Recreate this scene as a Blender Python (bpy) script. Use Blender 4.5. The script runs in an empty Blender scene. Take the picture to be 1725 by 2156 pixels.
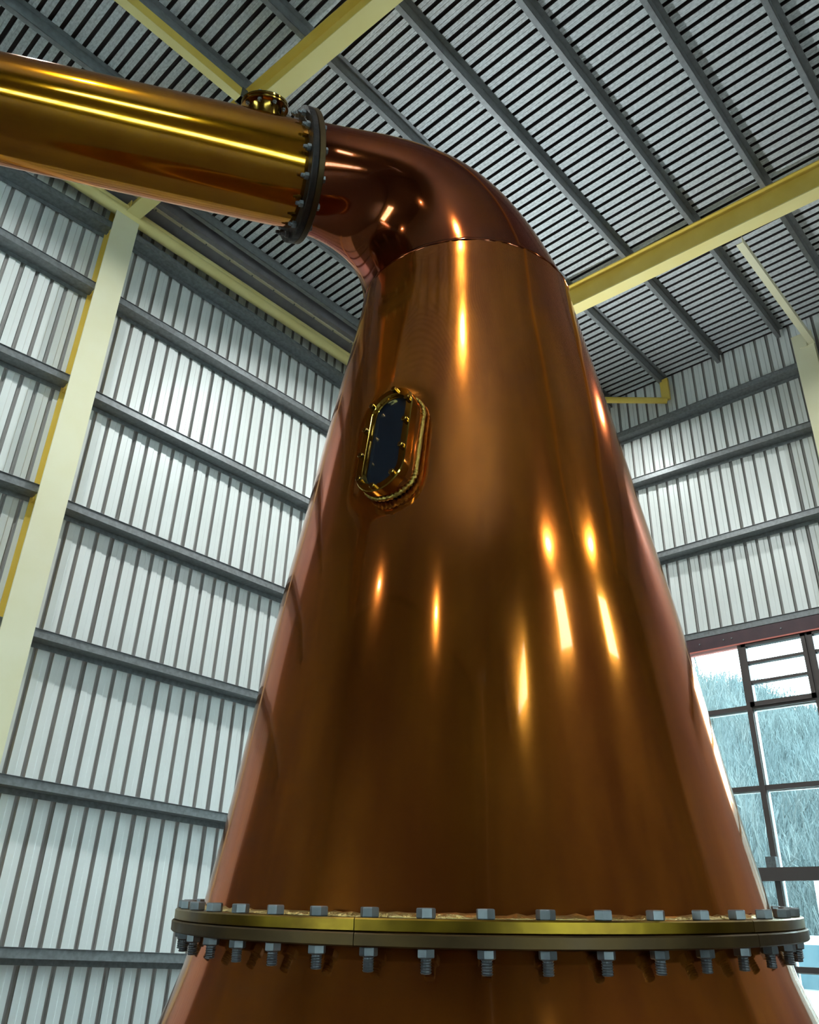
import bpy, math, random
from mathutils import Vector, Matrix
random.seed(7)
SC = bpy.context.scene
COL = SC.collection
H = 1.6                      # camera height above the hall floor
PI = math.pi

# ------------------------------------------------------------------ camera, sky, exposure
cam_d = bpy.data.cameras.new('camera'); cam = bpy.data.objects.new('camera', cam_d); COL.objects.link(cam)
RX = Vector((0.67697966, -0.73531164, 0.03186418))
RY = Vector((0.3585665, 0.29169445, -0.88676063))
RZ = Vector((0.64275081, 0.61174434, 0.46112933))
m = Matrix((RX, -RY, -RZ)).transposed().to_4x4(); m.translation = Vector((0, 0, H))
cam.matrix_world = m
cam_d.sensor_fit = 'HORIZONTAL'; cam_d.sensor_width = 36.0; cam_d.lens = 36.0 * 1702.79 / 1725.0
cam_d.clip_start = 0.05; cam_d.clip_end = 400
SC.camera = cam

world = bpy.data.worlds.new('overcast'); SC.world = world; world.use_nodes = True
bg = world.node_tree.nodes['Background']
bg.inputs['Color'].default_value = (0.72, 0.94, 1.0, 1); bg.inputs['Strength'].default_value = 13.0
SC.view_settings.view_transform = 'Standard'; SC.view_settings.look = 'None'
SC.view_settings.gamma = 1.0; SC.view_settings.use_curve_mapping = False
SC.view_settings.exposure = 0.7
LAMP_W = 165.0
LAMP_COL = (0.92, 0.985, 0.97)

# ------------------------------------------------------------------ helpers
class MB:
    """collects verts and faces, links them as one mesh object"""
    def __init__(s): s.v = []; s.f = []; s.mi = []
    def add(s, vs, fs, mi=0):
        o = len(s.v); s.v += [tuple(x) for x in vs]
        for f in fs: s.f.append(tuple(i + o for i in f)); s.mi.append(mi)
        return s
    def box(s, x0, x1, y0, y1, z0, z1, mi=0):
        vs = [(x, y, z) for z in (z0, z1) for y in (y0, y1) for x in (x0, x1)]
        return s.add(vs, [(0, 2, 3, 1), (4, 5, 7, 6), (0, 1, 5, 4), (2, 6, 7, 3), (0, 4, 6, 2), (1, 3, 7, 5)], mi)
    def beam(s, p, q, w, h, up=(0, 0, 1), off=(0, 0), mi=0):
        """rectangular bar from p to q: w across, h along up; off shifts across/up"""
        p = Vector(p); q = Vector(q); d = (q - p).normalized(); u = Vector(up)
        a = d.cross(u).normalized(); u = a.cross(d).normalized()
        vs = []
        for c in (p, q):
            for su in (-1, 1):
                for sa in (-1, 1):
                    vs.append(c + a * (off[0] + sa * w / 2) + u * (off[1] + su * h / 2))
        return s.add(vs, [(0, 2, 3, 1), (4, 5, 7, 6), (0, 1, 5, 4), (2, 6, 7, 3), (0, 4, 6, 2), (1, 3, 7, 5)], mi)
    def tube(s, pts, r, n=16, cap=True, mi=0):
        pts = [Vector(p) for p in pts]; rs = r if isinstance(r, (list, tuple)) else [r] * len(pts)
        rings = []; ref = None
        for i, p in enumerate(pts):
            d = (pts[min(i + 1, len(pts) - 1)] - pts[max(i - 1, 0)]).normalized()
            if ref is None: ref = Vector((0, 0, 1)) if abs(d.z) < .9 else Vector((1, 0, 0))
            a = d.cross(ref).normalized(); b = a.cross(d).normalized(); ref = b
            rings.append([p + (a * math.cos(2 * PI * k / n) + b * math.sin(2 * PI * k / n)) * rs[i] for k in range(n)])
        return s.loft(rings, True, cap, mi)
    def loft(s, rings, closed=True, cap=False, mi=0):
        n = len(rings[0]); vs = [v for r in rings for v in r]; fs = []
        for i in range(len(rings) - 1):
            for k in range(n if closed else n - 1):
                k2 = (k + 1) % n
                fs.append((i * n + k, i * n + k2, (i + 1) * n + k2, (i + 1) * n + k))
        if cap:
            fs.append(tuple(range(n - 1, -1, -1))); b = (len(rings) - 1) * n
            fs.append(tuple(range(b, b + n)))
        return s.add(vs, fs, mi)
    def lathe(s, prof, n=48, frame=None, cap=False, mi=0):
        """prof: (radius, height) list about frame's z axis"""
        rings = []
        for r, z in prof:
            ring = [Vector((r * math.cos(2 * PI * k / n), r * math.sin(2 * PI * k / n), z)) for k in range(n)]
            if frame: ring = [frame @ v for v in ring]
            rings.append(ring)
        return s.loft(rings, True, cap, mi)
    def xform(s, M): s.v = [tuple(M @ Vector(v)) for v in s.v]; return s
    def mesh(s, name, mats, smooth=False, bevel=0):
        me = bpy.data.meshes.new(name); me.from_pydata(s.v, [], s.f)
        for mt in (mats if isinstance(mats, (list, tuple)) else [mats]): me.materials.append(mt)
        me.polygons.foreach_set('material_index', s.mi)
        if smooth: me.polygons.foreach_set('use_smooth', [True] * len(me.polygons))
        me.update()
        return me
    def build(s, name, mats, parent=None, smooth=False, auto=None):
        o = link(name, s.mesh(name, mats, smooth), parent)
        if auto is not None: sharp(o.data, auto)
        return o

def sharp(me, deg):
    """smooth shading with edges sharper than deg kept"""
    import bmesh
    bm = bmesh.new(); bm.from_mesh(me)
    bmesh.ops.recalc_face_normals(bm, faces=bm.faces)
    for e in bm.edges:
        e.smooth = not (len(e.link_faces) == 2 and e.calc_face_angle(0) > math.radians(deg))
    for f in bm.faces: f.smooth = True
    bm.to_mesh(me); bm.free()

def link(name, me, parent=None):
    o = bpy.data.objects.new(name, me); COL.objects.link(o)
    if parent is not None: o.parent = parent
    return o
def tag(o, label, cat, group=None):
    o['label'] = label; o['category'] = cat
    if group: o['group'] = group
    return o
def thing(name, label, cat, M=None, group=None):
    o = bpy.data.objects.new(name, None); COL.objects.link(o); o.empty_display_size = .2
    if M is not None: o.matrix_world = M
    return tag(o, label, cat, group)
def struct(name, o=None):
    if o is None:
        o = bpy.data.objects.new(name, None); COL.objects.link(o)
    o['kind'] = 'structure'; return o
def dup(o, M, parent):
    c = o.copy(); COL.objects.link(c); c.parent = parent; c.matrix_local = M
    for ch in list(o.children):
        d = ch.copy(); COL.objects.link(d); d.parent = c
    return c

# ------------------------------------------------------------------ materials
def mat(name, col, rough=.5, metal=0., noise=None, col2=None, bump=0., coat=0., scale3=None, rough2=None, coat_rough=.05, spec=.5):
    mt = bpy.data.materials.new(name); mt.use_nodes = True; nt = mt.node_tree; P = nt.nodes['Principled BSDF']
    P.inputs['Base Color'].default_value = (*col, 1); P.inputs['Roughness'].default_value = rough
    P.inputs['Metallic'].default_value = metal; P.inputs['Specular IOR Level'].default_value = spec
    P.inputs['Coat Weight'].default_value = coat; P.inputs['Coat Roughness'].default_value = coat_rough
    if noise:
        tc = nt.nodes.new('ShaderNodeTexCoord'); mp = nt.nodes.new('ShaderNodeMapping'); nz = nt.nodes.new('ShaderNodeTexNoise')
        nz.inputs['Scale'].default_value = noise; nz.inputs['Detail'].default_value = 4
        if scale3: mp.inputs['Scale'].default_value = scale3
        nt.links.new(tc.outputs['Object'], mp.inputs['Vector']); nt.links.new(mp.outputs['Vector'], nz.inputs['Vector'])
        if col2:
            rp = nt.nodes.new('ShaderNodeValToRGB'); e = rp.color_ramp.elements
            e[0].position = .32; e[0].color = (*col, 1); e[1].position = .68; e[1].color = (*col2, 1)
            nt.links.new(nz.outputs['Fac'], rp.inputs['Fac']); nt.links.new(rp.outputs['Color'], P.inputs['Base Color'])
        if rough2 is not None:
            mr = nt.nodes.new('ShaderNodeMapRange'); mr.inputs['From Min'].default_value = .3; mr.inputs['From Max'].default_value = .7
            mr.inputs['To Min'].default_value = rough; mr.inputs['To Max'].default_value = rough2
            nt.links.new(nz.outputs['Fac'], mr.inputs['Value']); nt.links.new(mr.outputs['Result'], P.inputs['Roughness'])
        if bump:
            bp = nt.nodes.new('ShaderNodeBump'); bp.inputs['Strength'].default_value = bump; bp.inputs['Distance'].default_value = .02
            nt.links.new(nz.outputs['Fac'], bp.inputs['Height']); nt.links.new(bp.outputs['Normal'], P.inputs['Normal'])
    return mt

def copper_mat(name, c1, c2, c3, rough, coat, wave, metal=.86, streak=(5, 5, .35), mottle=2.2):
    """lacquered sheet copper: vertical brushing, mottled patina, slightly wavy sheet"""
    mt = bpy.data.materials.new(name); mt.use_nodes = True; nt = mt.node_tree; N = nt.nodes.new; L = nt.links.new
    P = nt.nodes['Principled BSDF']; P.inputs['Metallic'].default_value = metal; P.inputs['Specular Tint'].default_value = (.75, .38, .16, 1)
    tc = N('ShaderNodeTexCoord')
    def noise(sc3, scale, det=5, dist=0.):
        mp = N('ShaderNodeMapping'); mp.inputs['Scale'].default_value = sc3
        nz = N('ShaderNodeTexNoise'); nz.inputs['Scale'].default_value = scale; nz.inputs['Detail'].default_value = det; nz.inputs['Distortion'].default_value = dist
        L(tc.outputs['Object'], mp.inputs['Vector']); L(mp.outputs['Vector'], nz.inputs['Vector']); return nz
    n1 = noise(streak, 1.6, 3); n2 = noise((1, 1, .7), mottle, 5, .4); n3 = noise((110, 110, 3), 1.0, 1)
    r1 = N('ShaderNodeValToRGB'); e = r1.color_ramp.elements
    e[0].position = .36; e[0].color = (*c1, 1); e[1].position = .62; e[1].color = (*c2, 1)
    L(n1.outputs['Fac'], r1.inputs['Fac'])
    mx = N('ShaderNodeMix'); mx.data_type = 'RGBA'
    mr = N('ShaderNodeMapRange'); mr.inputs['From Min'].default_value = .45; mr.inputs['From Max'].default_value = .75; mr.inputs['To Max'].default_value = .75
    L(n2.outputs['Fac'], mr.inputs['Value']); L(mr.outputs['Result'], mx.inputs['Factor'])
    L(r1.outputs['Color'], mx.inputs['A']); mx.inputs['B'].default_value = (*c3, 1)
    L(mx.outputs['Result'], P.inputs['Base Color'])
    rr = N('ShaderNodeMapRange'); rr.inputs['From Min'].default_value = .3; rr.inputs['From Max'].default_value = .7
    rr.inputs['To Min'].default_value = rough * .95; rr.inputs['To Max'].default_value = rough * 1.05
    L(n3.outputs['Fac'], rr.inputs['Value']); L(rr.outputs['Result'], P.inputs['Roughness'])
    n4 = noise((streak[0] * .6, streak[1] * .6, streak[2] * .8), 1.3, 2)
    bp = N('ShaderNodeBump'); bp.inputs['Strength'].default_value = wave; bp.inputs['Distance'].default_value = .05
    L(n4.outputs['Fac'], bp.inputs['Height']); L(bp.outputs['Normal'], P.inputs['Normal']); L(bp.outputs['Normal'], P.inputs['Coat Normal'])
    P.inputs['Coat Weight'].default_value = coat; P.inputs['Coat Roughness'].default_value = .04; P.inputs['Coat IOR'].default_value = 1.55
    return mt

M_white = mat('white liner sheet', (.77, .79, .765), .36, noise=1.1, col2=(.84, .86, .84))
M_groove = mat('shaded liner groove', (.36, .34, .32), .6)  # shade inside the grooves put into the colour; the sheet is white throughout
M_roofpan = mat('galvanised foil roof pan', (.52, .55, .56), .5, metal=.1, noise=38, col2=(.78, .81, .82), bump=.5, scale3=(1, .6, 1), rough2=.6)
M_roofrib = mat('dark roof rib', (.05, .04, .04), .7)
M_girt = mat('galvanised girt steel', (.17, .175, .18), .42, metal=.25, noise=20, col2=(.24, .255, .26))
M_purlin = mat('galvanised purlin steel', (.22, .225, .23), .5, metal=.2, noise=15, col2=(.28, .295, .30))
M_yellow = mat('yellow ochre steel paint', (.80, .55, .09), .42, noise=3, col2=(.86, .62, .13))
M_yellow_lit = mat('lit yellow steel paint', (.88, .72, .28), .42, noise=2, col2=(.90, .77, .34))  # paler copy of the yellow: light on the lower flanges put into the colour
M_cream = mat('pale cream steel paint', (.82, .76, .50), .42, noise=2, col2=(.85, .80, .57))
M_gutter = mat('grey gutter lining', (.22, .20, .22), .6, noise=6, col2=(.27, .25, .26))
M_beige = mat('beige gutter lip', (.60, .52, .36), .5)
M_red = mat('oxide red painted lintel', (.055, .022, .030), .5, noise=5, col2=(.075, .03, .036))
M_redlip = mat('pale red lintel flange', (.62, .17, .13), .45)
M_frame = mat('brown window frame', (.07, .05, .045), .45)
M_alu = mat('white aluminium mullion', (.85, .87, .87), .3)
M_floor = mat('dark painted concrete floor', (.055, .045, .04), .5, noise=3, col2=(.085, .07, .06))
M_brick = mat('dark painted blockwork', (.10, .08, .07), .8, noise=2, col2=(.15, .12, .10))
M_copper = copper_mat('lacquered copper', (.38, .098, .012), (.60, .180, .020), (.27, .062, .010), .12, .5, .12)
M_elbow = copper_mat('dark elbow copper', (.24, .050, .012), (.32, .075, .016), (.16, .033, .010), .12, .4, .06, metal=.95, streak=(2, 2, 2))
M_arm = copper_mat('golden lyne arm copper', (.52, .205, .007), (.62, .262, .009), (.34, .105, .007), .12, .5, .03, metal=.93, streak=(2.5, 2.5, 2.5), mottle=3)
M_brass = mat('aged brass flange', (.11, .062, .009), .3, metal=1., noise=7, col2=(.27, .165, .016), rough2=.4, bump=.1)
M_brassd = mat('dull brass flange', (.06, .036, .016), .42, metal=.9, noise=9, col2=(.11, .065, .022), rough2=.6, bump=.15)
M_brassp = mat('polished brass', (.62, .42, .08), .10, metal=1., noise=12, col2=(.54, .36, .07))
M_black = mat('blackened copper flange', (.012, .009, .008), .5, metal=0., noise=20, col2=(.035, .022, .016), bump=.3, spec=.2)
M_weld = mat('golden weld bead', (.42, .31, .09), .4, metal=.9, noise=40, col2=(.58, .46, .2), bump=.8)
M_weldd = mat('aged brass weld bead', (.30, .20, .04), .35, metal=.9, noise=60, col2=(.48, .33, .07), bump=.5)
M_brassn = mat('tarnished brass nozzle', (.26, .14, .025), .18, metal=1., noise=12, col2=(.36, .20, .035))
M_bolt = mat('zinc steel bolt', (.17, .18, .185), .5, metal=.7, noise=30, col2=(.24, .255, .26))
M_boltd = mat('dull steel nut', (.12, .125, .13), .5, metal=.7, noise=30, col2=(.18, .19, .19))
M_dark = mat('dark still interior', (.006, .008, .012), .5)
M_lampshell = mat('grey lamp housing', (.25, .26, .27), .5)
M_lampin = mat('white lamp reflector', (.85, .85, .85), .3)
def glass_mat(name, tint):
    mt = bpy.data.materials.new(name); mt.use_nodes = True; nt = mt.node_tree; nt.nodes.remove(nt.nodes['Principled BSDF'])
    out = nt.nodes['Material Output']; tr = nt.nodes.new('ShaderNodeBsdfTransparent'); tr.inputs['Color'].default_value = (*tint, 1)
    gl = nt.nodes.new('ShaderNodeBsdfGlossy'); gl.inputs['Roughness'].default_value = .02
    fr = nt.nodes.new('ShaderNodeFresnel'); fr.inputs['IOR'].default_value = 1.5
    mx = nt.nodes.new('ShaderNodeMixShader')
    nt.links.new(fr.outputs['Fac'], mx.inputs['Fac']); nt.links.new(tr.outputs['BSDF'], mx.inputs[1]); nt.links.new(gl.outputs['BSDF'], mx.inputs[2])
    nt.links.new(mx.outputs['Shader'], out.inputs['Surface']); return mt
M_glass = glass_mat('window glass', (.93, .97, .97))
M_sight = mat('dark sight glass', (.006, .009, .015), .15, coat=.0, spec=.35, noise=9, col2=(.010, .015, .022), scale3=(6, 6, .6))
def emit_mat(name, col, s):
    mt = bpy.data.materials.new(name); mt.use_nodes = True; P = mt.node_tree.nodes['Principled BSDF']
    P.inputs['Emission Color'].default_value = (*col, 1); P.inputs['Emission Strength'].default_value = s; return mt
M_lens = emit_mat('lit lamp lens', LAMP_COL, 25)
M_hill = mat('hazy hillside grass', (.014, .027, .031), .9, noise=.8, col2=(.040, .056, .059), scale3=(.5, 1.6, .5))  # bluish haze is put into the hill's colour
M_twig = mat('pale bare twigs', (.07, .085, .085), .9)
M_straw = mat('pale dry grass stalks', (.066, .085, .085), .9, noise=.4, col2=(.036, .056, .06))
M_bush = mat('dark evergreen', (.10, .19, .19), .9)
M_van = mat('white vehicle paint', (.85, .87, .87), .35)
M_vanglass = mat('vehicle glass', (.12, .20, .24), .1)
M_tyre = mat('tyre rubber', (.03, .03, .03), .8)
M_yard = mat('bright pale yard', (.74, .80, .80), .6, noise=2, col2=(.84, .88, .88))  # pale tone stands in for sunlit ground, bouncing light up to the roof

# ------------------------------------------------------------------ room shell
XG, YL, YR, XB = 12.65, 9.28, -9.2, -13.0       # gable sheet, left sheet, right wall, back wall planes
ZR = 9.80 + H                                     # roof sheet pan level
fl = MB(); fl.box(XB - .3, XG + .1, YR - .3, YL + .3, -.3, 0)
struct('floor', fl.build('floor', M_floor))

def liner_sheet(w, z0, z1, pitch=.2):
    """one liner sheet lying in x-z, room side towards -y; grooves recede to +y"""
    b = MB(); n = round(w / pitch); g = .004
    pts = [(g, 0.0, 0)]
    for k in range(n):
        x = k * pitch
        # pan with a shallow swage, then a narrow deep groove
        pts += [(x + .010, 0, 0), (x + .075, .0, 0), (x + .087, .009, 0), (x + .146, .009, 1), (x + .152, .038, 1), (x + .184, .038, 1), (x + .196, 0, 0)]
    pts.append((w - g, 0, 0))
    for (xa, ya, ma), (xb, yb, _) in zip(pts, pts[1:]):
        b.add([(xa, ya, z0), (xb, yb, z0), (xb, yb, z1), (xa, ya, z1)], [(0, 1, 2, 3)], ma)
    b.add([(g, 0, z0), (g, .034, z0), (g, .034, z1), (g, 0, z1)], [(0, 1, 2, 3)], 1)
    return b.mesh('wall_sheet', [M_white, M_groove])

wl = struct('wall_left')
back = MB(); back.box(XB, XG + .1, YL + .05, YL + .12, 0, ZR + .15)
o = back.build('cladding_backing', M_groove, wl)
MB().box(XB, .24, YL - .02, YL + .04, 0, ZR + .05).build('unseen_blockwork', M_brick, wl)  # added out of view, dark so the copper's left side reflects little light
me = liner_sheet(1.0, 0.0, ZR + .05)
for k in range(-20, 7):
    x = 6.25 + k
    if x < .2: continue
    o = link('wall_sheet', me, wl); o.location = (x, YL, 0)
wg = struct('wall_gable')
back = MB(); back.box(XG + .05, XG + .12, YR, YL + .12, 4.45 + H, ZR + .15)
back.box(XG + .05, XG + .12, YR, .55, 0, 4.45 + H); back.box(XG + .05, XG + .12, 7.65, YL + .12, 0, 4.45 + H)
back.build('cladding_backing', M_groove, wg)
me = liner_sheet(1.0, 4.43 + H, ZR + .05)
RM = Matrix.Rotation(-PI / 2, 4, 'Z')
for k in range(19):
    y = 9.27 - k
    if y < YR + .9: continue
    o = link('wall_sheet', me, wg); o.matrix_local = Matrix.Translation((XG, y, 0)) @ RM
me = liner_sheet(1.0, 0, 4.43 + H)
for y in (9.27, 8.27): 
    o = link('wall_sheet', me, wg); o.matrix_local = Matrix.Translation((XG, y, 0)) @ RM
for k in range(9):
    o = link('wall_sheet', me, wg); o.matrix_local = Matrix.Translation((XG, .5 - k, 0)) @ RM
# unseen walls of the hall: back wall and right wall with two high windows
wb = MB(); BY0, BY1, BZ0, BZ1 = 2.0, 7.6, 1.6, 3.9
for y0, y1, z0, z1 in ((YR, BY0, 0, ZR + .1), (BY1, YL + .1, 0, ZR + .1), (BY0, BY1, 0, BZ0), (BY0, BY1, BZ1, ZR + .1)): wb.box(XB - .15, XB, y0, y1, z0, z1)
struct('wall_back', wb.build('wall_back', M_brick))
wr = MB()
WIN = [(.45, 1.6), (5.75, 6.95), (-6.5, -4.0)]
zs0, zs1 = 6.55 + H, 7.95 + H
RZ0, RZ1 = 1.3, 2.6
wr.box(XB, XG + .1, YR - .15, YR, 0, RZ0); wr.box(XB, XG + .1, YR - .15, YR, RZ1, zs0); wr.box(XB, -8, YR - .15, YR, RZ0, RZ1); wr.box(1, XG + .1, YR - .15, YR, RZ0, RZ1); wr.box(XB, XG + .1, YR - .15, YR, zs1, ZR + .1)
xs = [XB] + [v for w in sorted(WIN) for v in w] + [XG + .1]
for a, b in zip(xs[0::2], xs[1::2]): wr.box(a, b, YR - .15, YR, zs0, zs1)
struct('wall_right', wr.build('wall_right', M_brick))
for n, (a, b) in enumerate(WIN):
    w = struct('window_%d' % (n + 2), MB().box(a, b, YR - .09, YR - .08, zs0, zs1).build('window_%d' % (n + 2), M_glass))
    fr = MB()
    for xx in (a + .03, b - .03): fr.box(xx - .03, xx + .03, YR - .12, YR - .03, zs0, zs1)
    for zz in (zs0 + .03, zs1 - .03): fr.box(a, b, YR - .12, YR - .03, zz - .03, zz + .03)
    fr.build('frame', M_frame, w)

w5 = struct('window_5', MB().box(XB - .09, XB - .085, BY0, BY1, BZ0, BZ1).build('window_5', M_glass))
f = MB()
for k in range(5): f.box(XB - .12, XB - .02, BY0 + 1.385 * k, BY0 + .06 + 1.385 * k, BZ0, BZ1)
f.build('frame', M_frame, w5)
w6 = struct('window_6', MB().box(-8, 1, YR - .09, YR - .085, RZ0, RZ1).build('window_6', M_glass))
f = MB()
for k in range(10): f.box(-8 + k - .03, -8 + k + .03, YR - .12, YR - .02, RZ0, RZ1)
f.build('frame', M_frame, w6)

# roof: ribbed sheets running across the hall, each .9 m wide
ceil = struct('ceiling')
b = MB(); b.box(XB, XG + .15, YR - .1, YL + .12, ZR + .07, ZR + .15); b.build('roof_deck', M_roofrib, ceil)
def roof_sheet(w=.9, pitch=.15):
    b = MB(); n = round(w / pitch); g = .0025; y0, y1 = YR, YL
    pts = [(g, 0, 0)]
    for k in range(n):
        x = k * pitch
        pts += [(x + .040, 0, 0), (x + .044, .004, 0), (x + .052, .004, 0), (x + .056, 0, 0), (x + .096, 0, 1), (x + .100, .05, 1), (x + .144, .05, 1), (x + .148, 0, 0)]
    pts.append((w - g, 0, 0))
    ny = 1
    for (xa, za, ma), (xb, zb, _) in zip(pts, pts[1:]):
        b.add([(xa, y0, za), (xb, y0, zb), (xb, y1, zb), (xa, y1, za)], [(0, 1, 2, 3)], ma)
    return b.mesh('roof_sheet', [M_roofpan, M_roofrib])
me = roof_sheet()
k = 0
while XG - .9 * (k + 1) > XB:
    o = link('roof_sheet', me, ceil); o.location = (XG - .9 * (k + 1), 0, ZR); k += 1

# ------------------------------------------------------------------ steel frame
def isec(b, p, q, w, h, tf, tw, up=(0, 0, 1)):
    """I section from p to q, p and q on the middle of its lower flange's underside"""
    b.beam(p, q, w, tf, up, (0, tf / 2)); b.beam(p, q, w, tf, up, (0, h - tf / 2)); b.beam(p, q, tw, h - 2 * tf, up, (0, h / 2))
ZB = 9.15 + H
def column(x, label):
    c = thing('steel_column', label, 'column', Matrix.Translation((x, 8.95, 0)), 'portal frame columns')
    MB().box(-.18, .18, 0, .02, 0, ZB - .02).build('inner_flange', M_cream, c)  # lamp light on this face put into a paler colour than the web
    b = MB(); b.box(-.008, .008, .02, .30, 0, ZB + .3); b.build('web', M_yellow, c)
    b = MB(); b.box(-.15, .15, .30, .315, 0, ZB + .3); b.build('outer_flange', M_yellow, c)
    for z in GZ:
        b = MB(); b.box(-.13, -.01, .04, .30, z - .06 + H, z - .05 + H); b.box(-.14, -.13, .04, .2, z - .06 + H, z + .06 + H)
        b.build('girt_cleat', M_yellow, c)
    MB().box(-.25, .25, -.05, .32, 0, .03).build('base_plate', M_cream, c)
    return c
GZ = [8.87, 7.735, 6.11, 4.49, 2.86, 1.26, -.31]
column(3.25, 'tall cream steel column standing against the white wall under the pipe')
column(9.22, 'cream steel column standing on the left wall behind the copper still')
def rafter(p, q, label):
    r = thing('roof_rafter', label, 'beam', Matrix.Translation((p[0], p[1], p[2])), 'yellow roof rafters')
    d = Vector(q) - Vector(p); z = Vector((0, 0, 0)); n = d.normalized()
    MB().beam(z, d, .215, .02, off=(0, .01)).build('lower_flange', M_yellow_lit, r)
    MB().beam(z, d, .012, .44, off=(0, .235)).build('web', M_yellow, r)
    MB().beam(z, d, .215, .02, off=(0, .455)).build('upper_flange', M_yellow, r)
    return r
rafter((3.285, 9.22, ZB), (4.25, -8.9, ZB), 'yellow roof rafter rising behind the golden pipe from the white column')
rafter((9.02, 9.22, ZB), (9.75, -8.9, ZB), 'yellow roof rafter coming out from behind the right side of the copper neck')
# purlins: zed sections along the hall, sitting on the rafters
def purlin(y, label, x0=-3.4, x1=12.62):
    b = MB(); zb = 9.615 + H
    b.box(x0, x1, y - .035, y + .035, zb, zb + .004); b.box(x0, x1, y - .035, y - .031, zb, ZR)
    b.box(x0, x1, y - .10, y - .031, ZR - .008, ZR - .004)
    o = b.build('roof_purlin', M_purlin); tag(o, label, 'purlin', 'roof purlins'); return o
PUR = [(7.66, 'grey roof purlin in the top left corner above the golden pipe'),
       (6.45, 'grey roof purlin hidden mostly behind the golden pipe and elbow'),
       (5.29, 'grey roof purlin crossing behind the yellow rafter and down to the copper elbow'),
       (4.175, 'grey roof purlin first to the right of the copper elbow'),
       (3.07, 'grey roof purlin second to the right of the copper elbow'),
       (2.0, 'grey roof purlin third to the right of the copper elbow'),
       (.97, 'grey roof purlin in the top right corner, fourth from the elbow'),
       (-.12, 'grey roof purlin outside the top right corner, fifth from the elbow')]
for y, lb in PUR: purlin(y, lb)
# girts along the left wall
def girt(p, q, label, group):
    """zed girt: horizontal web reaching to the wall, upright lip on the room side"""
    p = Vector(p); q = Vector(q); d = (q - p).normalized(); a = d.cross(Vector((0, 0, 1)))
    o = None; b = MB(); s = 1
    if label.startswith('gable'): pass
    b.beam(p, q, .004, .10, off=(0, 0)); 
    b.beam(p, q, .018, .004, off=(.009 * s, .048))
    b.beam(p, q, .19, .005, off=(-.095 * s, -.0475))
    b.beam(p, q, .004, .07, off=(-.19 * s, -.08))
    ob = b.build('wall_girt', M_girt); tag(ob, label, 'girt', group); return ob
RW = [((3.30, 8.97), (8.9, 8.79)), ((3.30, 7.75), (8.9, 7.70)), ((3.30, 6.13), (8.9, 6.06)), ((3.30, 4.50), (8.9, 4.41)),
      ((3.30, 2.87), (8.9, 2.79)), ((3.30, 1.29), (8.9, 1.15)), ((3.30, -.285), (8.9, -.41))]
ordn = ['topmost', 'second from the top', 'third from the top', 'fourth from the top', 'fifth from the top', 'sixth from the top', 'lowest']
for n, ((xa, za), (xb, zb)) in enumerate(RW):
    girt((xa, 9.07, za + H), (xb, 9.07, zb + H), 'grey wall girt right of the cream column on the left wall, ' + ordn[n], 'left wall girts')
LW = [((-2.4, 8.50), (3.12, 8.89)), ((-2.4, 7.73), (3.12, 7.74)), ((-2.4, 5.96), (3.12, 6.17)), ((-2.4, 4.36), (3.12, 4.55)), ((-2.4, 2.8), (3.12, 2.88))]
for n, ((xa, za), (xb, zb)) in enumerate(LW):
    girt((xa, 9.07, za + H), (xb, 9.07, zb + H), 'grey wall girt left of the cream column on the left wall, ' + ordn[n].replace('lowest', 'bottom one'), 'left wall girts')
GG = [(8.79, 8.79), (7.76, 7.60), (6.05, 6.07)]
for n, (za, zb) in enumerate(GG):
    girt((12.45, 9.2, za + H), (12.45, 2.75, zb + H), 'grey girt on the end wall above the window, ' + ['highest of three', 'middle of three', 'lowest of three, above the lintel'][n], 'end wall girts')
girt((12.45, 9.2, 4.47 + H), (12.45, -3, 4.47 + H), 'grey flashing girt lying on the red window lintel', None)
# eave beam, gutter and eave purlin along the top of the left wall
eb = thing('eave_beam', 'yellow twin eave beam running along the top of the white left wall', 'beam', Matrix.Translation((.3, 9.0, 9.16 + H)))
MB().tube([(0, 0, 0), (12.2, 0, 0)], .085, 20).build('lower_tube', M_yellow_lit, eb, auto=40)
MB().tube([(0, .06, .155), (12.2, .06, .155)], .07, 20).build('upper_tube', M_yellow_lit, eb, auto=40)
gt = thing('eave_gutter', 'grey box gutter with a beige lip above the yellow eave beam', 'gutter', Matrix.Translation((.3, 9.0, 9.5 + H)))
MB().box(0, 12.2, -.08, .26, 0, .02).build('soffit', M_gutter, gt)
MB().box(0, 12.2, -.115, -.082, -.005, .03).build('lip', M_beige, gt)
MB().box(0, 12.2, -.20, -.117, .03, .05).box(0, 12.2, -.205, -.20, .03, .28).build('inner_side', M_gutter, gt)
for k in range(20):
    MB().lathe([(.0, -.012), (.012, -.012), (.012, 0)], 6).xform(Matrix.Translation((3.3 + .45 * k, -.1, -.005))).build('lip_screw', M_boltd, gt)
o = MB().box(-2.6, 12.6, 8.60, 8.605, 9.6 + H, ZR - .01).box(-2.6, 12.6, 8.60, 8.68, 9.6 + H, 9.605 + H).build('eave_purlin', M_purlin)
tag(o, 'grey eave purlin beside the gutter under the roof edge', 'purlin')
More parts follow.
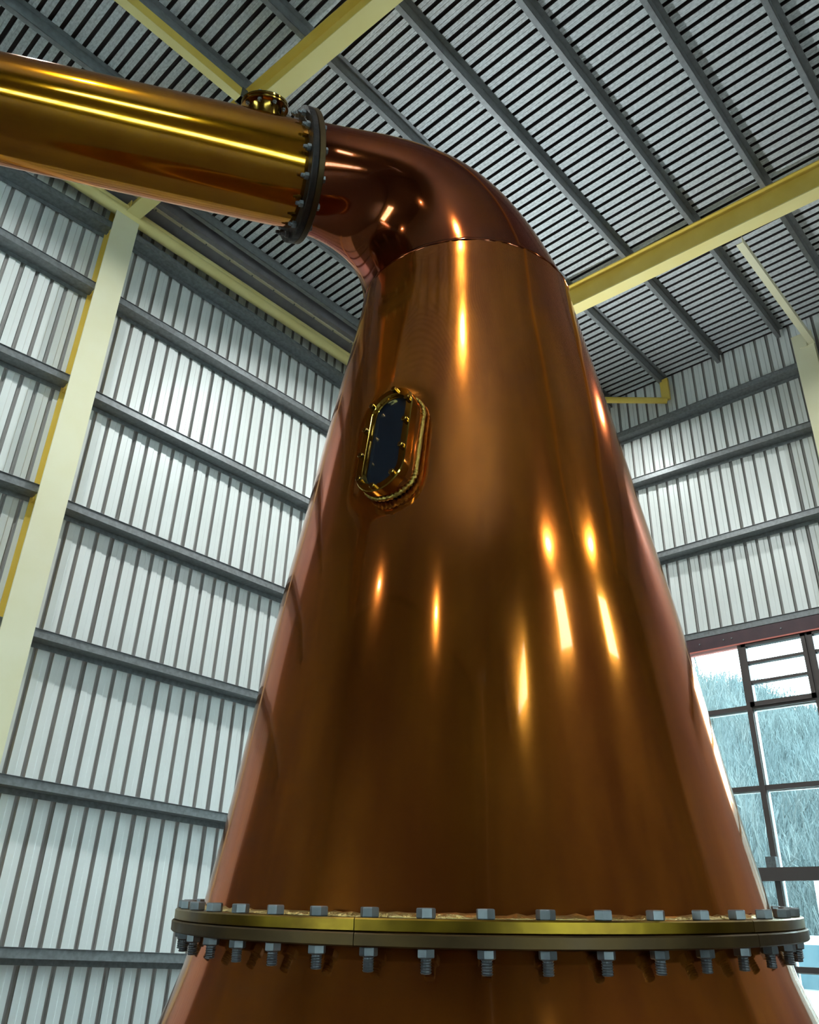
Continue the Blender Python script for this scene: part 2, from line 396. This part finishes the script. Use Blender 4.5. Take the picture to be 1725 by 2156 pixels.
# longitudinal struts, roof brace and gable post
s = thing('roof_strut', 'pale strut running from the right yellow rafter to the end wall post', 'strut', Matrix.Translation((9.42, 2.53, ZB - .11)), 'roof struts')
MB().box(0, 2.95, -.05, .05, 0, .01).build('lower_flange', M_cream, s); MB().box(0, 2.95, -.05, -.042, .01, .12).build('web', M_cream, s)
s = thing('roof_strut', 'yellow strut running from the top edge of the photo to the left rafter', 'strut', Matrix.Translation((-2.6, 6.28, ZB)), 'roof struts')
MB().beam((0, 0, 0), (5.85, -.05, 0), .11, .01).build('lower_flange', M_yellow_lit, s); MB().beam((0, 0, 0), (5.85, -.05, 0), .01, .14, off=(.05, .07)).build('web', M_yellow, s)
MB().beam((0, 0, 0), (5.85, -.05, 0), .08, .01, off=(.015, .14)).build('upper_flange', M_yellow, s)
MB().box(5.78, 5.86, -.12, .02, -.005, .15).build('end_plate', M_boltd, s)
b = MB().tube([(12.40, 5.18, 9.10 + H), (9.6, 8.4, 9.10 + H)], .06, 16).build('wind_brace', M_yellow, auto=40)
tag(b, 'yellow tubular brace crossing the roof corner at the end wall beside the still', 'brace')
b = MB().box(12.47, 12.53, 5.14, 5.30, 9.18 + H, 9.66 + H).build('brace_cleat', M_yellow); tag(b, 'yellow cleat plate on the end wall above the brace end', 'bracket')
p = thing('gable_post', 'pale grey cream post on the end wall at the right edge of the photo', 'post', Matrix.Translation((12.36, 2.66, 0)))
MB().box(0, .02, -.165, .165, 0, 9.32 + H).build('inner_flange', M_cream, p); MB().box(.02, .22, -.006, .006, 0, 9.3 + H).build('web', M_cream, p)
MB().box(.22, .24, -.14, .14, 0, 9.3 + H).build('outer_flange', M_cream, p)
MB().box(-.03, .05, -.06, .06, 9.02 + H, 9.2 + H).build('strut_seat', M_cream, p)

# ------------------------------------------------------------------ window wall in the gable
w1 = struct('window_1')
Z = lambda z: z + H
b = MB(); b.box(12.42, 12.56, .5, 7.7, Z(4.2), Z(4.40)); b.build('lintel', M_red, w1)
b = MB(); b.box(12.42, 12.62, .5, 7.7, Z(4.175), Z(4.198)); b.build('lintel_flange', M_redlip, w1)
for y in (5.6, 5.2, 4.8, 4.67, 3.9):
    MB().lathe([(0, -.012), (.013, -.012), (.013, 0)], 6).xform(Matrix.Translation((12.42, y, Z(4.3))) @ Matrix.Rotation(PI / 2, 4, 'Y')).build('lintel_bolt', M_bolt, w1)
MY = [7.6, 6.6, 5.6, 4.58, 3.58, 2.58, 1.58, .6]
for y in MY:
    MB().box(12.46, 12.50, y - .035, y + .045, 0, Z(4.17)).build('mullion', M_frame, w1)  # backlit shade of the white mullion's front put into a dark colour
    MB().box(12.50, 12.60, y - .045, y - .005, 0, Z(4.17)).build('mullion_fin', M_alu, w1)
TZ = [3.2, 2.03, -.27]
for z in TZ:
    MB().box(12.47, 12.53, .6, 7.6, Z(z - .035), Z(z + .035)).build('transom', M_frame, w1)
    MB().box(12.53, 12.60, .6, 7.6, Z(z - .05), Z(z - .015)).build('transom_sill', M_alu, w1)
MB().box(12.36, 12.46, .5, 7.7, Z(.79), Z(.96)).build('rail', M_frame, w1)
MB().box(12.36, 12.46, 4.53, 4.67, Z(.96), Z(1.10)).build('rail_bracket', M_boltd, w1)
for i in range(len(MY) - 1):
    ya, yb = MY[i + 1], MY[i]
    lv = i in (3, 4)
    for za, zb in ((-1.6, -.27), (-.27, 2.03), (2.03, 3.2)) + (() if lv else ((3.2, 4.17),)):
        MB().box(12.548, 12.552, ya, yb, Z(za), Z(zb)).build('pane', M_glass, w1)
    if lv:
        f = MB()
        f.box(12.44, 12.55, ya + .02, yb - .02, Z(3.20), Z(3.27)); f.box(12.44, 12.55, ya + .02, yb - .02, Z(4.13), Z(4.19))
        f.box(12.44, 12.55, ya + .02, ya + .08, Z(3.2), Z(4.19)); f.box(12.44, 12.55, yb - .09, yb - .02, Z(3.2), Z(4.19))
        lf = f.build('louvre_frame', M_frame, w1)
        for zz in (3.57, 3.875): MB().box(12.45, 12.55, ya + .08, yb - .08, Z(zz - .022), Z(zz + .022)).build('louvre_bar', M_frame, lf)
        for z0, z1 in ((3.27, 3.55), (3.592, 3.853), (3.897, 4.13)): MB().box(12.50, 12.504, ya + .08, yb - .08, Z(z0), Z(z1)).build('louvre_pane', M_glass, lf)

# ------------------------------------------------------------------ the copper pot still
AX = Vector((-0.04735, -0.01411, 0.99878)).normalized()
E1 = Vector((0, 1, 0)).cross(AX).normalized(); E2 = AX.cross(E1)
O0 = Vector((2.16469, 1.70041, H))                       # axis point level with the camera
base = O0 - AX * (H / AX.z)
T0 = H / AX.z                                             # local height of t = 0
Ms = Matrix((E1, E2, AX)).transposed().to_4x4(); Ms.translation = base
still = thing('copper_pot_still', 'huge riveted and flanged copper pot still with golden lyne arm', 'still', Ms)
still['label'] = 'huge copper pot still with bolted flange, sight glass and golden lyne arm'
SI = Ms.inverted()
def L3(v): return SI @ Vector(v)
def Ld(v): return (SI.to_3x3() @ Vector(v)).normalized()
def spl(ts, rs, t):
    """catmull-rom through the profile points"""
    i = 0
    while i < len(ts) - 2 and t > ts[i + 1]: i += 1
    g = lambda k: rs[max(0, min(len(rs) - 1, k))]; h = lambda k: ts[max(0, min(len(ts) - 1, k))]
    u = (t - ts[i]) / (ts[i + 1] - ts[i]); d = ts[i + 1] - ts[i]
    m0 = (g(i + 1) - g(i - 1)) / max(1e-6, h(i + 1) - h(i - 1)) * d; m1 = (g(i + 2) - g(i)) / max(1e-6, h(i + 2) - h(i)) * d
    return (2*u**3 - 3*u*u + 1) * g(i) + (u**3 - 2*u*u + u) * m0 + (-2*u**3 + 3*u*u) * g(i + 1) + (u**3 - u*u) * m1
TS = [0.0, .15, .4, .7, 1.0, 1.3, 1.6, 1.9, 2.1, 2.25, 2.325]
RS = [.838, .8105, .767, .720, .672, .6165, .5645, .509, .470, .4445, .434]
NT = 2.325
prof = [(spl(TS, RS, .07 + (NT - .07) * i / 150), .07 + (NT - .07) * i / 150 + T0) for i in range(151)]
nk = MB(); nk.lathe(prof, 288)
for i, (x, y, z) in enumerate(nk.v):                      # sheet drawn in by the weld round the sight glass
    da = (math.atan2(y, x) - 3.385 + PI) % (2 * PI) - PI; r = math.hypot(x, y); px = abs(da) * r; py = max(0., abs(z - T0 - 1.375) - .11)
    d = math.hypot(px, py) - .095
    if -.08 < d < .16:
        k = 1 - .011 * math.exp(-(max(d, 0) / .035) ** 2) / r; nk.v[i] = (x * k, y * k, z)
nk.build('neck', M_copper, still, smooth=True)
lowp = [(.838, .013), (.86, -.07), (.892, -.16), (.935, -.27), (.985, -.40), (1.03, -.52), (1.08, -.66), (1.16, -.84), (1.28, -1.0), (1.36, -1.15), (1.38, -1.3), (1.36, -1.5), (1.33, -T0)]
MB().lathe([(r, t + T0) for r, t in reversed(lowp)], 128).build('pot_body', M_copper, still, smooth=True)
def ring_segments(r0, r1, z0, z1, n, gap, off=0):
    """bevelled flange ring made of n bolted segments with hairline joints"""
    b = MB(); e = .003
    sec = [(r0, z0), (r1 - e, z0), (r1, z0 + e), (r1, z1 - e), (r1 - e, z1), (r0, z1)]
    for s in range(n):
        a0 = off + 2 * PI * s / n + gap / r1 / 2; a1 = off + 2 * PI * (s + 1) / n - gap / r1 / 2; k = 144 // n
        rings = [[Vector((r * math.cos(a0 + (a1 - a0) * i / k), r * math.sin(a0 + (a1 - a0) * i / k), z)) for r, z in sec] for i in range(k + 1)]
        b.loft(rings, True, True)
    return b
az0 = math.atan2(-E2.dot(O0 - Vector((0, 0, H))), -E1.dot(O0 - Vector((0, 0, H))))      # azimuth facing the camera
ring_segments(.80, .899, .042 + T0, .0686 + T0, 6, .002, az0 - .30).build('upper_flange', M_brass, still, auto=20)
ring_segments(.80, .905, .0145 + T0, .0415 + T0, 6, .002, az0 + .75).build('lower_flange', M_brassd, still, auto=20)
# golden weld fillet on top of the flange
b = MB(); rings = []
for i in range(240):
    a = 2 * PI * i / 240; w = random.uniform(-.003, .003); rr = .832 + random.uniform(-.002, .002)
    rings.append([Vector(((rr + dx) * math.cos(a), (rr + dx) * math.sin(a), T0 + .068 + dz)) for dx, dz in ((-.01, .010 + w), (.004, .007 + w), (.012 + w, .003 + w * .3), (.018 + w, 0), (-.01, 0))])
rings.append(rings[0]); b.loft(rings, True).build('weld_fillet', M_weld, still, smooth=True)
# flange bolts: hexagon head above, nut and thread below
NB = 44
def hexprism(r, z0, z1, ch=.003):
    b = MB(); b.lathe([(0, z0), (r - ch, z0), (r, z0 + ch), (r, z1 - ch), (r - ch, z1), (0, z1)], 6); return b
hb = hexprism(.0205, 0, .020, .002); hb.lathe([(.0, -.08), (.0105, -.08), (.0105, 0)], 10); me_b = hb.mesh('flange_bolt', M_bolt)
nb = hexprism(.0195, -.0725, -.0545, .002)
for k in range(6): nb.lathe([(.010, -.101 + .005 * k), (.0122, -.0985 + .005 * k), (.010, -.096 + .005 * k)], 10)
nb.lathe([(0, -.102), (.0105, -.101), (.0105, -.07)], 10); me_n = nb.mesh('nut', M_boltd)
for k in range(NB):
    a = az0 + .012 + 2 * PI * k / NB
    Mb = Matrix.Translation((.872 * math.cos(a), .872 * math.sin(a), .0688 + T0)) @ Matrix.Rotation(a + random.uniform(-.5, .5), 4, 'Z')
    o = link('flange_bolt', me_b, still); o.matrix_local = Mb
    n = link('nut', me_n, o); n.rotation_euler = (0, 0, random.uniform(-.5, .5))
# elbow
DV = Vector((-.8965, .4065, -.1762)).normalized()
BV = AX.cross(DV).normalized(); DH = BV.cross(AX)
F = Vector((1.3431, 1.9701, 2.7515 + H))
hF = (F - O0).dot(DH); tF = (F - O0).dot(AX); Ds = Vector((DV.dot(DH), DV.dot(AX))); N2 = Vector((-Ds.y, Ds.x))
dhl = Ld(DH); bvl = Ld(BV); zl = Vector((0, 0, 1))
def bez(P, n):
    out = []
    for i in range(n + 1):
        t = i / n; out.append(P[0] * (1-t)**3 + P[1] * 3*t*(1-t)**2 + P[2] * 3*t*t*(1-t) + P[3] * t**3)
    return out
V2 = lambda x, y: Vector((x, y))
R0, RF = .433, .2215
Fc = V2(hF, tF) - Ds * .026
p0, p1, p2, p3, p4 = .8216, .4343, .3155, .02, .0569
NE = 48
oc = bez([V2(-R0, NT), V2(-R0 + p0 * .34, NT + p0), Fc + N2 * RF - Ds * p1, Fc + N2 * RF], NE)
ic = bez([V2(R0, NT), V2(R0 + p3 * p2, NT + p2), Fc - N2 * RF - Ds * p4, Fc - N2 * RF], NE)
rings = []
for q, i in zip(oc, ic):
    mm = (q + i) / 2; dd = (q - i) / 2; c = dhl * mm.x + zl * (mm.y + T0); e = dhl * dd.x + zl * dd.y; r = dd.length
    rings.append([c + e * math.cos(2 * PI * k / 96) + bvl * r * math.sin(2 * PI * k / 96) for k in range(96)])
MB().loft(rings).build('elbow', M_elbow, still, smooth=True)
b = MB(); rings = []
for i in range(160):
    a = 2 * PI * i / 160; rr = .434 + random.uniform(-.0015, .0015)
    rings.append([Vector(((rr + dx) * math.cos(a), (rr + dx) * math.sin(a), NT + T0 + dz)) for dx, dz in ((-.004, .014), (.0015, .006), (.0015, -.006), (-.004, -.014))])
rings.append(rings[0]); b.loft(rings, True).build('neck_weld', M_elbow, still, smooth=True)
# lyne arm and its bolted flanges, built along local z = DV at F
zA = Ld(DV); xA = bvl - zA * bvl.dot(zA); xA.normalize(); yA = zA.cross(xA)
MA = Matrix((xA, yA, zA)).transposed().to_4x4(); MA.translation = L3(F)
def on_arm(o): o.matrix_local = MA; return o
def flange(r0, r1, z0, z1, e=.003): return MB().lathe([(r0, z0), (r1 - e, z0), (r1, z0 + e), (r1, z1 - e), (r1 - e, z1), (r0, z1)], 72)
RFL = .2655
on_arm(flange(.19, RFL, -.026, -.0005).build('elbow_flange', M_brassd, still, auto=30))
on_arm(flange(.19, RFL + .001, .0005, .026).build('arm_flange', M_black, still, auto=30))
armp = [(.2095, .024), (.2090, .2), (.2035, .45), (.1955, .8), (.187, 1.1), (.178, 1.45), (.17, 1.8), (.16, 2.3)]
on_arm(MB().lathe(armp, 96).build('lyne_arm', M_arm, still, smooth=True))
NA = 14
hb = hexprism(.0145, -.039, -.026, .0015); hb.lathe([(0, -.03), (.0068, -.03), (.0068, .058), (0, .058)], 10); me_b = hb.mesh('arm_bolt', M_bolt)
nb = hexprism(.0145, .027, .043, .0015); nb.lathe([(0, .042), (.0085, .042), (.0085, .052), (.005, .058), (0, .058)], 10); me_n = nb.mesh('nut', M_bolt)
for k in range(NA):
    a = 2 * PI * (k + .27) / NA
    o = link('arm_bolt', me_b, still); o.matrix_local = MA @ Matrix.Translation((.238 * math.cos(a), .238 * math.sin(a), 0)) @ Matrix.Rotation(a, 4, 'Z')
    n = link('nut', me_n, o); n.rotation_euler = (0, 0, random.uniform(-.5, .5))
# capped nozzle on top of the arm
bz = Vector((0, 0, 1)).cross(DV).normalized(); NV = DV.cross(bz)
U2 = (NV * math.cos(math.radians(20)) + bz * math.sin(math.radians(20))).normalized()
Cn = F + DV * .1545; zN = Ld(U2); xN = zA.copy(); yN = zN.cross(xN).normalized(); xN = yN.cross(zN)
MN = Matrix((xN, yN, zN)).transposed().to_4x4(); MN.translation = L3(Cn)
nz = MB().lathe([(.062, .19), (.062, .235), (.068, .252)], 40).build('vent_nozzle', M_brassn, still, smooth=True); nz.matrix_local = MN
for nm, z0, z1, mt_ in (('nozzle_flange', .252, .263, M_brassn), ('blank_cap', .2645, .276, M_brassp)):
    o = MB().lathe([(0.0 if nm == 'blank_cap' else .05, z0), (.0925, z0), (.0945, z0 + .002), (.0945, z1 - .002), (.0925, z1), (0, z1)], 48).build(nm, mt_, still, auto=30); o.matrix_local = MN
hb = hexprism(.009, .244, .252, .001); hb.lathe([(0, .238), (.005, .238), (.005, .285), (0, .285)], 8); hb.add(*[(lambda t: (t.v, t.f))(hexprism(.009, .276, .284, .001))][0]); me_b = hb.mesh('nozzle_bolt', M_bolt)
for k in range(8):
    a = 2 * PI * (k + .35) / 8; o = link('nozzle_bolt', me_b, still); o.matrix_local = MN @ Matrix.Translation((.078 * math.cos(a), .078 * math.sin(a), 0))
# sight glass on a short obround stub
phi, tsg, yaw = 3.4083, 1.3753, -.1321
r_ = spl(TS, RS, tsg); sl = (spl(TS, RS, tsg + .3) - spl(TS, RS, tsg - .3)) / .6
e_ = Vector((math.cos(phi), math.sin(phi), 0)); n_ = (e_ - zl * sl).normalized(); sd = zl.cross(n_).normalized()
n_ = (n_ * math.cos(yaw) + sd * math.sin(yaw)).normalized(); sd = zl.cross(n_).normalized(); up_ = n_.cross(sd)
MG = Matrix((sd, up_, n_)).transposed().to_4x4(); MG.translation = e_ * r_ + zl * (tsg + T0)
def obround(W, HH, z, k=14):
    pts = []
    for i in range(k + 1): a = PI * i / k; pts.append(Vector((W * math.cos(a), HH - W + W * math.sin(a), z)))
    for i in range(k + 1): a = PI + PI * i / k; pts.append(Vector((W * math.cos(a), -(HH - W) + W * math.sin(a), z)))
    return pts
def at_sg(o): o.matrix_local = MG; return o
at_sg(MB().loft([obround(.084, .194, -.06), obround(.084, .194, .016), obround(.082, .192, .020), obround(.075, .185, .022)]).build('glass_stub', M_copper, still, auto=40))
b = MB(); rings = []
for i, p in enumerate(obround(.088, .198, 0, 60)):
    q = Vector((p.x, p.y, 0)); dv = Vector((p.x, max(0, abs(p.y) - .11) * (1 if p.y > 0 else -1), 0)).normalized(); w = .0035 * math.sin(i * 2.1)
    # the bead follows the curved neck below the flat stub
    r0 = spl(TS, RS, tsg + (up_.z * p.y)); zc = MG @ q; rad = Vector((zc.x, zc.y, 0)); lift = (spl(TS, RS, max(.1, min(2.3, zc.z - T0))) - rad.length) / max(.2, n_.dot(rad.normalized()))
    rings.append([q + dv * (.007 * math.cos(2 * PI * k / 8)) * (1 + w * 30) + Vector((0, 0, lift + .002 + .008 * math.sin(2 * PI * k / 8) + w)) for k in range(8)])
rings.append(rings[0]); at_sg(b.loft(rings, True).build('glass_weld', M_weldd, still, smooth=True))
at_sg(MB().loft([obround(.060, .168, .019), obround(.088, .197, .019), obround(.0905, .2, .0215), obround(.0905, .2, .050), obround(.088, .1975, .053), obround(.067, .1765, .053), obround(.065, .1745, .050), obround(.0635, .173, .041), obround(.061, .1705, .036)]).build('glass_frame', M_brassp, still, auto=25))
at_sg(MB().add(obround(.063, .172, .034) + [Vector((0, 0, .034))], [tuple(range(30))]).build('sight_glass', M_sight, still))
sb = MB().lathe([(0, .067), (.0075, .067), (.0095, .065), (.0095, .05)], 16); me_s = sb.mesh('stud', M_brassn, smooth=False)
Wm, Hm = .0765, .186; Ls = Hm - Wm
per = [(Wm, y) for y in (.066, -.022, )]
sp = [(Wm, .075), (Wm, -.02), (Wm - .012, -.118), (.030, -.178), (-.034, -.176), (-Wm, -.105), (-Wm, -.020), (-Wm, .066), (-.052, .160), (.020, .182)]
sp = [(Wm * .97, .128), (Wm, .04), (Wm, -.06), (.058, -.156), (-.008, -.186), (-.068, -.142), (-Wm, -.05), (-Wm, .05), (-.066, .145), (.016, .185)]
for x, y in sp:
    o = link('stud', me_s, still); o.matrix_local = MG @ Matrix.Translation((x, y, 0))

# ------------------------------------------------------------------ high bay lamps
def lamp(x, y, z, label, w=1.0):
    t = thing('high_bay_lamp', label, 'lamp', Matrix.Translation((x, y, z + H)), 'high bay lamps')
    MB().lathe([(.05, .34), (.09, .32), (.10, .18), (.14, .14), (.265, -.10), (.275, -.10), (.262, -.10)], 32).build('shade', M_lampshell, t, smooth=True)
    MB().lathe([(.0, .03), (.12, .03), (.258, -.10)], 32).build('reflector', M_lampin, t, smooth=True)
    MB().lathe([(0, -.05), (.10, -.05)], 24).build('lens', M_lens, t)
    MB().tube([(0, 0, .33), (0, 0, 9.81 - z)], .012, 8).build('rod', M_lampshell, t)
    ld = bpy.data.lights.new('lamp_light', 'AREA'); ld.shape = 'DISK'; ld.size = .20; ld.energy = LAMP_W * w; ld.color = LAMP_COL
    lo = bpy.data.objects.new('lamp_light', ld); COL.objects.link(lo); lo.parent = t; lo.location = (0, 0, -.055)
LP = [(6.5, 5.8, 9.0, 'high bay lamp hanging behind the copper elbow', 1.0), (10.7, 6.3, 9.05, 'high bay lamp hanging behind the copper neck near the end wall', .30),
      (-2.36, -1.14, 9.0, 'high bay lamp above and behind the camera', .6), (-9.5, 4.9, 8.3, 'high bay lamp far back on the left', .10),
      (-9.5, -2.1, 8.1, 'high bay lamp far back in the middle', .15), (1.1, -8.0, 8.4, 'high bay lamp by the right wall', .4),
      (6.0, -7.9, 8.6, 'high bay lamp by the right wall near the end', .4), (10.6, -.46, 9.0, 'high bay lamp by the end wall on the right', .8),
      (.5, 5.9, 9.0, 'high bay lamp over the left bay', .8)]
for x, y, z, lb, w in LP: lamp(x, y, z, lb, w)

def floodlight(x, y, z, target, label, watts):
    t = thing('floodlight', label, 'lamp', Matrix.Translation((x, y, 0)))
    MB().lathe([(0, 0), (.2, 0), (.2, .02), (.05, .03), (.045, z + H - .25), (0, z + H - .25)], 16).build('pole', M_lampshell, t, auto=40)
    d = (Vector(target) - Vector((x, y, z))).normalized(); q = d.to_track_quat('Z', 'Y').to_matrix().to_4x4(); q.translation = Vector((0, 0, z + H - .05))
    MB().box(-.22, .22, -.16, .16, -.14, -.10).box(-.22, -.20, -.16, .16, -.10, .0).box(.20, .22, -.16, .16, -.10, .0).box(-.2, .2, -.16, -.14, -.10, .0).box(-.2, .2, .14, .16, -.10, .0).xform(q).build('housing', M_lampshell, t)
    MB().box(-.2, .2, -.14, .14, -.098, -.09).xform(q).build('lens', M_lens, t)
    ld = bpy.data.lights.new('flood_light', 'SPOT'); ld.energy = watts; ld.color = (.88, .97, 1.0); ld.spot_size = math.radians(125); ld.spot_blend = .9; ld.shadow_soft_size = .12
    lo = bpy.data.objects.new('flood_light', ld); COL.objects.link(lo); lo.parent = t
    lo.matrix_local = q @ Matrix.Translation((0, 0, .02)) @ Matrix.Rotation(PI, 4, 'X')
floodlight(8.6, 5.9, 5.3, (7.6, 2.9, 9.8), 'floodlight on a tall pole behind the copper still, aimed at the roof', 330)
floodlight(-4.5, -4.0, 5.0, (-3.2, -2.2, 9.8), 'floodlight on a tall pole behind the camera, aimed at the roof', 420)  # lamp added out of view to brighten the roof mirrored in the copper

# ------------------------------------------------------------------ outside
b = MB(); nx, ny = 40, 60
def hz(x, y):
    u = max(0., (x - 19) / 26.); u = min(u, 1.)
    s = u * u * (3 - 2 * u) * .35 + u * .65
    c = 8.8 + 6.0 * max(0, min(1, (y / max(x, 1) - .2) / .3))
    return -1.3 + (c + 1.3) * s + .35 * math.sin(x * .9 + y * .5) * u + .25 * math.sin(y * 1.3 - x * .3) * u
for i in range(nx + 1):
    for j in range(ny + 1):
        x = 14 + 50 * i / nx; y = -25 + 75 * j / ny; b.v.append((x, y, hz(x, y) + H))
for i in range(nx):
    for j in range(ny): k = i * (ny + 1) + j; b.f.append((k, k + ny + 1, k + ny + 2, k + 1)); b.mi.append(0)
struct('hillside', b.build('hillside', M_hill, smooth=True))
b = MB(); b.box(-60, 20, -60, 60, -.6, -.31); b.box(12.8, 20, -25, 50, -.3, .02); struct('yard', b.build('yard', M_yard))
b = MB()
for _ in range(14000):
    x = random.uniform(19.5, 50); y = x * random.uniform(.20, .48); l = random.uniform(.5, 1.5); w = .004 + .0003 * x
    p = Vector((x, y, hz(x, y) + H - .05)); lean = Vector((random.gauss(-.1, .25), random.gauss(-.25, .35), 1)).normalized() * l; q = p + lean
    b.add([p + Vector((0, -w, 0)), p + Vector((0, w, 0)), q + Vector((0, w * .5, -.02)), q + Vector((.02, -w * .3, 0))], [(0, 1, 2, 3)])
o = b.build('dry_grass', M_straw); o['kind'] = 'stuff'; tag(o, 'pale dry grass stalks covering the hillside outside the window', 'grass')
def shrub(x, y, h, n, label):
    b = MB(); z = hz(x, y) + H - .1
    def br(p, d, l, r, lev):
        q = p + d * l; a = d.cross(Vector((.3, .5, .8))).normalized(); c = d.cross(a)
        b.add([p + a * r, p - a * r * .5 + c * r * .8, p - a * r * .5 - c * r * .8, q], [(0, 1, 3), (1, 2, 3), (2, 0, 3)])
        if lev:
            for _ in range(4):
                t = random.uniform(.3, .95); nd = (d + Vector((random.gauss(0, .4), random.gauss(0, .4), random.uniform(-.1, .5)))).normalized()
                br(p + d * l * t, nd, l * random.uniform(.35, .6), r * .55, lev - 1)
    for _ in range(n):
        br(Vector((random.gauss(0, h * .12), random.gauss(0, h * .12), 0)), Vector((random.gauss(0, .28), random.gauss(0, .28), 1)).normalized(), h * random.uniform(.6, 1), h * .012, 2)
    o = b.build('bare_shrub', M_twig); o.location = (x, y, z); tag(o, label, 'shrub', 'bare shrubs on the hillside')
def at(px_y, px_z, x): return px_y * x
SH = [(36, .425, 3.6, 'pale leafless shrub highest on the hillside, at the top of the left window pane'),
      (34, .375, 3.0, 'pale leafless shrub on the hill crest just left of the dark mullion'),
      (27, .405, 2.6, 'pale leafless shrub low on the hillside close to the copper neck edge'),
      (28, .335, 2.4, 'pale leafless shrub behind the louvred window, left side'),
      (30, .285, 2.2, 'pale leafless shrub on the hillside at the right edge of the photo'),
      (24, .355, 2.2, 'pale leafless shrub halfway down the hillside right of the mullion'),
      (23, .295, 2.0, 'pale leafless shrub at the foot of the hillside near the right edge'),
      (22, .405, 1.8, 'pale leafless shrub at the foot of the hillside beside the copper neck')]
for x, r, h, lb in SH: shrub(x, r * x, h, 9, lb)
def van(x, y, z, w, hh, label, M=None):
    t = thing('parked_van', label, 'vehicle', Matrix.Translation((x, y, z)))
    MB().loft([[Vector((xx, yy, zz)) for yy, zz in ((-w/2, .35), (w/2, .35), (w/2, .95), (w/2 - .1, hh - .08), (w/2 - .22, hh), (-w/2 + .22, hh), (-w/2 + .1, hh - .08), (-w/2, .95))] for xx in (0, 4.2)], True, True).build('body', M_van, t)
    MB().box(-.02, -.005, -w/2 + .2, w/2 - .2, hh * .55, hh - .14).build('rear_window', M_vanglass, t)
    MB().box(-.03, 0, -.18, .18, hh * .36, hh * .36 + .12).build('plate', M_vanglass, t)
    for xx in (.8, 3.4):
        for yy in (-w/2 + .1, w/2 - .1):
            MB().lathe([(0, -.1), (.34, -.1), (.34, .1), (0, .1)], 20).xform(Matrix.Translation((xx, yy, .34)) @ Matrix.Rotation(PI/2, 4, 'X')).build('wheel', M_tyre, t)
van(15.8, 5.15, .02, 1.75, 1.75, 'white parked van outside the window at the lower right')
ps = MB().tube([(20.5, 6.75, 0), (20.5, 6.70, 3.1)], .05, 8).build('yard_pole', M_van); tag(ps, 'white pole standing in the yard outside the window', 'pole')
